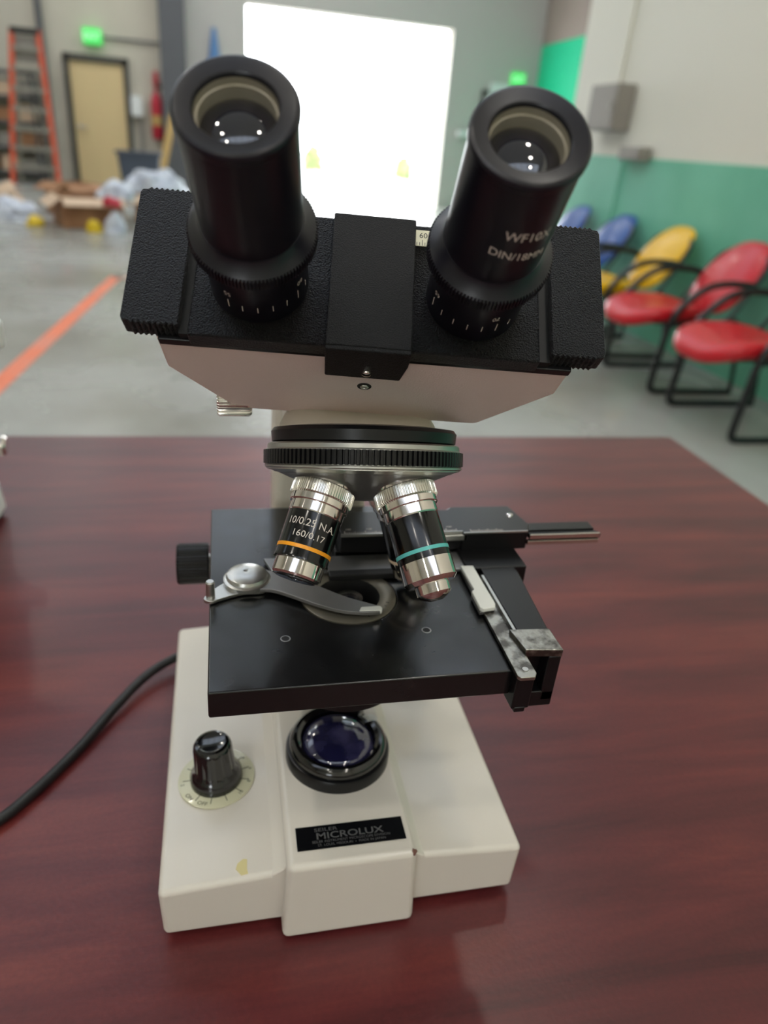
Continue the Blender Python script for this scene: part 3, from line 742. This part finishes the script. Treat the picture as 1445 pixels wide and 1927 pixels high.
# ------------------------------------------------------------------ chairs along the office wall
def chair(yc, vinyl, label, rz=0.0):
    e = empty('stacking_chair', (2.43, yc, 0), label, 'chair', None, rz)
    # local frame: x towards the wall, y along it
    def A(): return MB(u=1.0)
    def shell(fn, th, n=16, m=12, out=None):
        mb = A(); vs = []; fs = []
        N = n*4
        # superellipse pad made of rings
        rings = [(1.0, 0.0), (0.985, 0.55), (0.9, 0.9), (0.7, 1.05), (0.4, 1.12), (0.02, 1.15)]
        for side in (1, -1):
            for q, hh in (rings if side == 1 else rings[1:]):
                for k in range(N):
                    a = 2*PI*k/N; ca, sa = math.cos(a), math.sin(a)
                    px = (abs(ca)**0.72)*(1 if ca >= 0 else -1)*q; py = (abs(sa)**0.72)*(1 if sa >= 0 else -1)*q
                    vs.append(fn(px, py, side*hh*th))
        n1 = len(rings)
        def row(i): return i*N
        for i in range(n1-1):
            for k in range(N): fs.append((row(i)+k, row(i)+(k+1)%N, row(i+1)+(k+1)%N, row(i+1)+k))
        base_ = n1
        prev = 0
        for i in range(n1-1):
            cur = base_+i
            for k in range(N): fs.append((row(prev)+(k+1)%N, row(prev)+k, row(cur)+k, row(cur)+(k+1)%N))
            prev = cur
        mb.add(vs, fs); return mb
    # seat: front edge rolls down
    def seat(px, py, t):
        x = -0.20 + 0.235*px*(1.0) ; y = 0.225*py*(1-0.06*px)
        z = 0.382 + 0.03*abs(py)**2 - 0.035*max(0, -px-0.3)**1.5*1.6 + 0.01*px
        return (x, y, z+t)
    obj('seat', shell(seat, 0.04), vinyl, e, smooth=60)
    # back: lower pad part and upper pad, reclined to the wall
    def back(px, py, t):
        w = 0.21*(1-0.10*max(0, px))
        x = 0.085 + 0.115*(px+1) + 0.03*px*px - 0.02*(1-abs(py)**2) ; z = 0.575 + 0.185*px
        return (x - t*0.9, w*py, z - t*0.35)
    obj('backrest', shell(back, 0.028), vinyl, e, smooth=60)
    for s in (-1, 1):
        y = s*0.255
        pts = [(0.06, y, 0.012), (0.24, y, 0.012), (0.265, y, 0.03), (0.10, y, 0.30)]
        run = smoothpath([(0.22, y, 0.014), (0.0, y, 0.012), (-0.2, y, 0.012), (-0.26, y, 0.02), (-0.275, y, 0.06), (-0.265, y, 0.2), (-0.25, y, 0.36), (-0.20, y, 0.46), (-0.10, y, 0.545), (0.0, y, 0.575), (0.14, y*0.98, 0.575), (0.20, y*0.93, 0.56)], 6)
        obj('side_frame', A().tube(run, 0.0175, 12), m_chairframe, e, smooth=60)
        leg = [(0.20, y, 0.014), (0.215, y, 0.05), (0.16, y, 0.34), (0.12, y*0.93, 0.40)]
        obj('leg', A().tube(smoothpath(leg, 5), 0.012, 10), m_chairframe, e, smooth=60)
        up = [(-0.25, y, 0.36), (-0.05, y*0.9, 0.365), (0.09, y*0.9, 0.39), (0.20, y*0.88, 0.56), (0.26, y*0.8, 0.66), (0.285, y*0.62, 0.70)]
        obj('upright', A().tube(smoothpath(up, 6), 0.0115, 10), m_chairframe, e, smooth=60)
    obj('crossbar', A().tube([(0.17, -0.245, 0.30), (0.17, 0.245, 0.30)], 0.011, 8), m_chairframe, e, smooth=60)
    obj('seat_support', A().box(-0.30, 0.03, -0.19, 0.19, 0.352, 0.366).tube([(-0.06, -0.235, 0.355), (-0.06, 0.235, 0.355)], 0.011, 8), m_chairframe, e, smooth=40)
    return e
chair(2.65, m_vred, 'red vinyl chair nearest the camera, at the right edge of the row')
chair(3.35, m_vred, 'red vinyl chair standing next to the yellow chair')
chair(4.05, m_vyellow, 'yellow vinyl chair in the row along the green wall')
chair(4.75, m_vblue, 'blue vinyl chair standing next to the yellow chair')
chair(5.45, m_vblue, 'blue vinyl chair farthest along the row, behind the other blue one')

# ------------------------------------------------------------------ on the office wall
eb = tag(obj('electrical_box', SB().box(2.68, 2.815, 5.12, 5.55, 1.28, 1.575), m_greybox, bevel=0.006), 'grey electrical box fixed high on the off-white wall', 'box')
obj('box_door', SB().box(2.672, 2.68, 5.14, 5.53, 1.295, 1.56), m_greybox, eb, bevel=0.003)
obj('box_latch', SB().box(2.66, 2.672, 5.17, 5.19, 1.41, 1.45), m_steel, eb)
obj('conduit', SB().tube([(2.805, 5.38, 1.575), (2.805, 5.38, 5.55)], 0.014, 10), m_beige, eb)
jb = tag(obj('junction_box', SB().box(2.72, 2.805, 4.72, 5.02, 1.10, 1.185), m_greybox, bevel=0.006), 'small grey junction box on the wall at the top of the green paint', 'box')
obj('cover_plate', SB().box(2.712, 2.72, 4.74, 5.0, 1.11, 1.175), m_greybox, jb, bevel=0.002)
obj('cable', SB().tube([(2.80, 5.07, 1.15), (2.80, 5.09, 0.95), (2.80, 5.1, 0.12)], 0.008, 8), m_green, jb)

# ------------------------------------------------------------------ back wall items
def exit_sign(x0, x1, z0, z1, label):
    o = tag(obj('exit_sign', SB().box(x0, x1, 14.86, 14.97, z0, z1), m_exit, bevel=0.008), label, 'sign')
    b = SB(); w = x1-x0
    glyphs(b, 'EXIT', (z1-z0)*0.72, lambda x, y: ((x0+x1)/2+x, 14.855, z0+(z1-z0)*0.26+y), squeeze=w/(z1-z0)/1.55)
    obj('lettering', b, m_exitink, o, smooth=0)
    obj('mount', SB().box((x0+x1)/2-0.05, (x0+x1)/2+0.05, 14.95, 15.0, z0+0.04, z1-0.03), m_lampbody, o)
exit_sign(-2.26, -1.96, 2.16, 2.39, 'green glowing exit sign above the tan door')
exit_sign(5.42, 5.70, 2.24, 2.46, 'green glowing exit sign at the right of the roller door')
tag(obj('wall_notice', SB().box(5.03, 5.40, 14.88, 14.93, 1.92, 2.25), m_white, bevel=0.004), 'pale notice board beside the right exit sign', 'notice board')
tag(obj('conduit', SB().tube([(-2.92, 14.9, 0.1), (-2.92, 14.9, 5.55)], 0.055, 12), m_column), 'dark vertical pipe on the wall left of the tan door', 'pipe')
tag(obj('conduit', SB().tube([(-1.95, 14.95, 2.28), (-1.0, 14.95, 2.28)], 0.018, 8), m_column), 'thin conduit running from the exit sign to the column', 'pipe')
tag(obj('steel_shelf_strip', SB().box(4.47, 5.0, 14.8, 14.9, 1.30, 1.40), m_white, bevel=0.004), 'white bar on the wall right of the roller door', 'bar')

# step ladder
lad = empty('step_ladder', (-3.0, 13.85, 0), 'tall orange fibreglass step ladder leaning at the back wall', 'ladder')
def LB(): return MB(u=1.0)
obj('rail', LB().tube([(-0.37, -0.25, 0.0), (-0.19, 0.25, 2.2)], 0.042, 8), m_orangefib, lad)
obj('rail', LB().tube([(0.34, -0.25, 0.0), (0.19, 0.25, 2.2)], 0.042, 8), m_orangefib, lad)
for k in range(7):
    z = 0.25+k*0.28; f = z/2.2; x0 = -0.37+0.18*f; x1 = 0.34-0.15*f; y = -0.25+0.5*f
    obj('step', LB().box(x0, x1, y-0.04, y+0.04, z-0.03, z+0.03), m_rung, lad, bevel=0.004)
obj('top_cap', LB().box(-0.21, 0.21, 0.18, 0.34, 2.14, 2.22), m_blackmat, lad, bevel=0.01)
obj('panel', LB().box(-0.18, 0.18, 0.26, 0.28, 1.75, 2.12), m_greybox, lad, bevel=0.003)
for s in (-1, 1): obj('rear_leg', LB().tube([(s*0.3, 0.05, 0.0), (s*0.19, 0.32, 2.15)], 0.022, 8), m_rung, lad)
# shelving with boxes behind the ladder
sh = empty('steel_shelving', (-3.35, 14.62, 0), 'dark steel shelving loaded with stock behind the orange ladder', 'shelf')
for s in (-0.75, 0.28):
    for y in (-0.25, 0.25): obj('post', LB().box(s-0.02, s+0.02, y-0.02, y+0.02, 0, 1.7), m_column, sh)
for z in (0.12, 0.5, 0.88, 1.26, 1.62): obj('shelf_board', LB().box(-0.76, 0.30, -0.27, 0.27, z-0.02, z+0.02), m_column, sh)
rr = random.Random(3)
tones = [(m_card, 'brown'), (m_cardl, 'pale'), (m_greybox, 'grey')]
rows = ['bottom', 'second', 'third', 'top']
for i, z in enumerate((0.14, 0.52, 0.90, 1.28)):
    for k in range(3):
        w = 0.24+0.06*rr.random(); x = -3.35-0.54+k*0.33; hh = 0.18+0.08*rr.random(); mt, tn = tones[(i+k) % 3]
        o = tag(obj('storage_box', LB().box(x-w/2, x+w/2, 14.42, 14.8, z+0.002, z+hh), mt, bevel=0.004),
            '%s storage box, %s on the %s shelf behind the orange ladder' % (tn, ('left', 'middle', 'right')[k], rows[i]), 'box', 'storage boxes on the steel shelving')
        obj('lid_tape', LB().box(x-0.03, x+0.03, 14.418, 14.8, z+hh, z+hh+0.003), m_cardl, o)

# fire extinguisher and neighbours
ext = empty('fire_extinguisher', (-1.12, 14.86, 0.8), 'red fire extinguisher hanging on the wall beside the column', 'fire extinguisher')
obj('cylinder', LB().lathe([(0.09, 0.0), (0.105, 0.02), (0.105, 0.58), (0.08, 0.68), (0.03, 0.74), (0.03, 0.80)], seg=32), m_red, ext, smooth=40)
obj('label_band', LB().lathe([(0.107, 0.22), (0.107, 0.38)], seg=32, caps=False), m_plank, ext)
obj('valve', LB().box(-0.03, 0.03, -0.05, 0.03, 0.80, 0.86).box(-0.02, 0.02, -0.14, 0.05, 0.87, 0.9), m_red, ext, bevel=0.004)
obj('hose', LB().tube(smoothpath([(0.03, -0.03, 0.82), (0.12, -0.06, 0.8), (0.14, -0.06, 0.5), (0.12, -0.06, 0.3)], 6), 0.012, 8), m_blackmat, ext)
tag(obj('extinguisher_arrow', SB().prism([(-1.12, 1.62), (-1.19, 1.72), (-1.16, 1.72), (-1.16, 1.86), (-1.08, 1.86), (-1.08, 1.72), (-1.05, 1.72)], 14.93, 14.98, 'y'), m_red), 'red arrow marker on the wall above the fire extinguisher', 'sign')
tag(obj('wall_dispenser', SB().prism(rrect(-1.55, -1.36, 1.14, 1.46, 0.05), 14.78, 14.99, 'y'), m_white, bevel=0.01), 'white dispenser on the wall between tan door and extinguisher', 'dispenser')
tag(obj('downpipe', SB().tube([(-1.4, 14.93, 0.05), (-1.4, 14.93, 1.13)], 0.04, 12), m_greybox), 'pale pipe running down under the white dispenser', 'pipe')
o = tag(obj('wooden_plank', LB().obox((-0.96, 14.1, 0.62), (0.06, 0.02, 0.62), Matrix.Rotation(R(14), 3, 'Y') @ Matrix.Rotation(R(-12), 3, 'X')), m_plank, bevel=0.004), 'pale wooden plank leaning beside the column', 'plank')
bn = tag(obj('storage_bin', LB().prism([(-1.62, 0.62), (-0.98, 0.62), (-1.05, 0.0), (-1.55, 0.0)], 12.8, 13.2, 'y'), m_bluegrey, bevel=0.02), 'dark blue grey bin standing in front of the tan door', 'bin')
obj('rim', LB().box(-1.65, -0.95, 12.77, 13.23, 0.6, 0.64), m_bluegrey, bn, bevel=0.01)
# blue cloth hanging by the roller door
vs = []; fs = []
for i in range(12):
    for k in range(20):
        t = i/11; w = 0.03+0.10*t
        a = 2*PI*k/20
        vs.append((-0.1+math.cos(a)*w*(1+0.12*math.sin(5*a)), 14.85+math.sin(a)*w*0.5, 2.6-0.75*t))
for i in range(11):
    for k in range(20): fs.append((i*20+k, i*20+(k+1)%20, (i+1)*20+(k+1)%20, (i+1)*20+k))
fs.append(tuple(range(20))); fs.append(tuple(range(220, 240))[::-1])
tag(obj('hanging_cloth', LB().add(vs, fs), m_blue, smooth=60), 'blue cloth hanging on the wall left of the roller door', 'cloth')

# ------------------------------------------------------------------ rubbish heap of cartons and film
def carton(name, x, y, w, dpt, hh, rz, mt, label, flaps=True, fm=None):
    e = empty(name, (x, y, 0), label, 'box', None, rz)
    t = 0.01
    b = LB().box(-w/2, w/2, -dpt/2, -dpt/2+t, 0, hh).box(-w/2, w/2, dpt/2-t, dpt/2, 0, hh).box(-w/2, -w/2+t, -dpt/2+t, dpt/2-t, 0, hh).box(w/2-t, w/2, -dpt/2+t, dpt/2-t, 0, hh).box(-w/2, w/2, -dpt/2, dpt/2, 0, t)
    obj('carton', b, mt, e, smooth=0)
    if flaps:
        for (cx, cy, ax_, sg, L) in ((0, -dpt/2, 'X', 1, w), (0, dpt/2, 'X', -1, w), (-w/2, 0, 'Y', -1, dpt), (w/2, 0, 'Y', 1, dpt)):
            M3 = Matrix.Rotation(R(sg*rr.uniform(15, 40)), 3, ax_)
            fl = 0.16
            if ax_ == 'X': c = Vector((cx, cy, hh)) + M3 @ Vector((0, -fl/2*sg, 0)); h3 = (L/2, fl/2, 0.005)
            else: c = Vector((cx, cy, hh)) + M3 @ Vector((fl/2*sg, 0, 0)); h3 = (fl/2, L/2, 0.005)
            obj('flap', LB().obox(c, h3, M3), fm or mt, e, smooth=0)
    return e
def heap(name, x, y, w, dpt, hh, mt, label, cat, seed, z=0):
    def f(v):
        n = noise.noise(Vector((v.x*5+seed, v.y*5, v.z*6)))*0.35 + noise.noise(Vector((v.x*14+seed, v.y*14, v.z*14)))*0.16
        q = Vector((v.x*(1+n), v.y*(1+n), v.z*(1+n)))
        q.z = max(q.z, -0.02)
        return (q.x, q.y, q.z)
    b = LB().ball((0, 0, 0), (w/2, dpt/2, hh), 40, 24, f)
    o = obj(name, b, mt, smooth=30); o.location = (x, y, z+0.02)
    return tag(o, label, cat)
carton('cardboard_box', -1.48, 8.75, 0.62, 0.6, 0.30, 0.35, m_card, 'open brown cardboard box at the front of the rubbish heap', fm=m_cardl)
carton('cardboard_box', -0.72, 9.6, 0.6, 0.55, 0.30, -0.1, m_card, 'brown cardboard box under the white film, nearest the bin', fm=m_cardl)
carton('cardboard_box', -1.8, 9.85, 0.5, 0.4, 0.34, 0.8, m_card, 'brown cardboard box behind the open box at the front')
heap('packing_film', -1.2, 8.92, 0.42, 0.3, 0.16, m_bag, 'crumpled white film lying in the open cardboard box', 'packing film', 2.0, 0.28)
heap('packing_film', -0.80, 9.55, 0.72, 0.5, 0.22, m_bag, 'large white film bundle on the box right of the heap', 'packing film', 5.0, 0.32)
heap('packing_film', -2.3, 8.95, 0.55, 0.5, 0.2, m_bag, 'grey plastic film bundle left of the open cardboard box', 'packing film', 9.0)
heap('paper_heap', -2.55, 9.6, 0.5, 0.45, 0.26, m_cardl, 'pale crumpled paper heap at the far left', 'paper', 11.0)
heap('packing_film', -1.15, 8.25, 0.22, 0.2, 0.2, m_bag, 'small white bag on the floor against the open cardboard box', 'packing film', 14.0)
heap('yellow_bag', -1.34, 8.2, 0.15, 0.13, 0.1, m_yellow, 'yellow bag on the floor in front of the open cardboard box', 'bag', 17.0)
heap('yellow_bag', -1.98, 8.45, 0.2, 0.16, 0.08, m_yellow, 'small yellow scrap left of the open cardboard box', 'bag', 19.0)
heap('red_cloth', -1.16, 8.22, 0.18, 0.12, 0.08, m_red, 'small red cloth on the white bag', 'cloth', 21.0, 0.26)
# floor tape
ta = MB(u=1.0)
def strip(p, q, w):
    p = Vector(p); q = Vector(q); d_ = (q-p).normalized(); n_ = Vector((-d_.y, d_.x))*w/2
    vs = []
    for z in (0.0005, 0.002):
        vs += [(p.x-n_.x, p.y-n_.y, z), (q.x-n_.x, q.y-n_.y, z), (q.x+n_.x, q.y+n_.y, z), (p.x+n_.x, p.y+n_.y, z)]
    ta.add(vs, [(3,2,1,0), (4,5,6,7), (0,1,5,4), (1,2,6,5), (2,3,7,6), (3,0,4,7)])
strip((-1.06, 2.4), (-0.845, 5.75), 0.085)
tag(obj('floor_tape', ta, m_tape, smooth=0), 'orange tape line running along the concrete floor on the left', 'tape')
ta = MB(u=1.0); strip((-0.86, 5.72), (2.0, 5.9), 0.085)
tag(obj('floor_tape', ta, mat('faded_orange_tape', (200, 150, 135), 0.4), smooth=0), 'faded orange tape line crossing the floor behind the microscope', 'tape')

# ------------------------------------------------------------------ seen through the roller door
def bush(x, y, r, hh, label, sd):
    b = LB(); q = random.Random(sd)
    for k in range(260):
        a = q.uniform(0, 2*PI); t = math.acos(q.uniform(-0.2, 1)); rr_ = q.uniform(0.7, 1.0)
        c = Vector((math.cos(a)*math.sin(t)*r*rr_, math.sin(a)*math.sin(t)*r*rr_, hh*0.35+math.cos(t)*hh*0.62*rr_))
        M3 = Matrix.Rotation(q.uniform(0, 6), 3, 'Z') @ Matrix.Rotation(q.uniform(0, 3), 3, 'X')
        b.obox(c, (0.07, 0.045, 0.006), M3)
    e = empty('shrub', (x, y, -0.02), label, 'shrub')
    obj('foliage', b, m_leaf, e, smooth=0)
    obj('stem', LB().tube([(0, 0, 0), (0.03, 0, hh*0.7)], 0.03, 8), m_card, e)
bush(2.5, 22, 0.27, 0.95, 'left green shrub in the bright yard outside the roller door', 1)
bush(5.1, 22, 0.24, 0.85, 'right green shrub in the bright yard outside the roller door', 2)
ht = empty('hand_truck', (3.55, 14.2, 0), 'dark hand truck leaning just inside the roller door', 'hand truck')
for s in (-0.15, 0.15):
    obj('upright', LB().tube([(s, 0, 0.1), (s+0.1, 0.25, 0.75)], 0.02, 8), m_frame, ht)
    obj('wheel', LB().lathe([(0.1, -0.03), (0.12, 0), (0.1, 0.03)], (s, 0.03, 0.12), (1,0,0), 24), m_blackmat, ht)
obj('toe_plate', LB().box(-0.2, 0.2, -0.22, 0.0, 0.01, 0.025), m_frame, ht)
obj('handle', LB().tube([(-0.05, 0.25, 0.75), (0.25, 0.25, 0.75)], 0.02, 8), m_frame, ht)
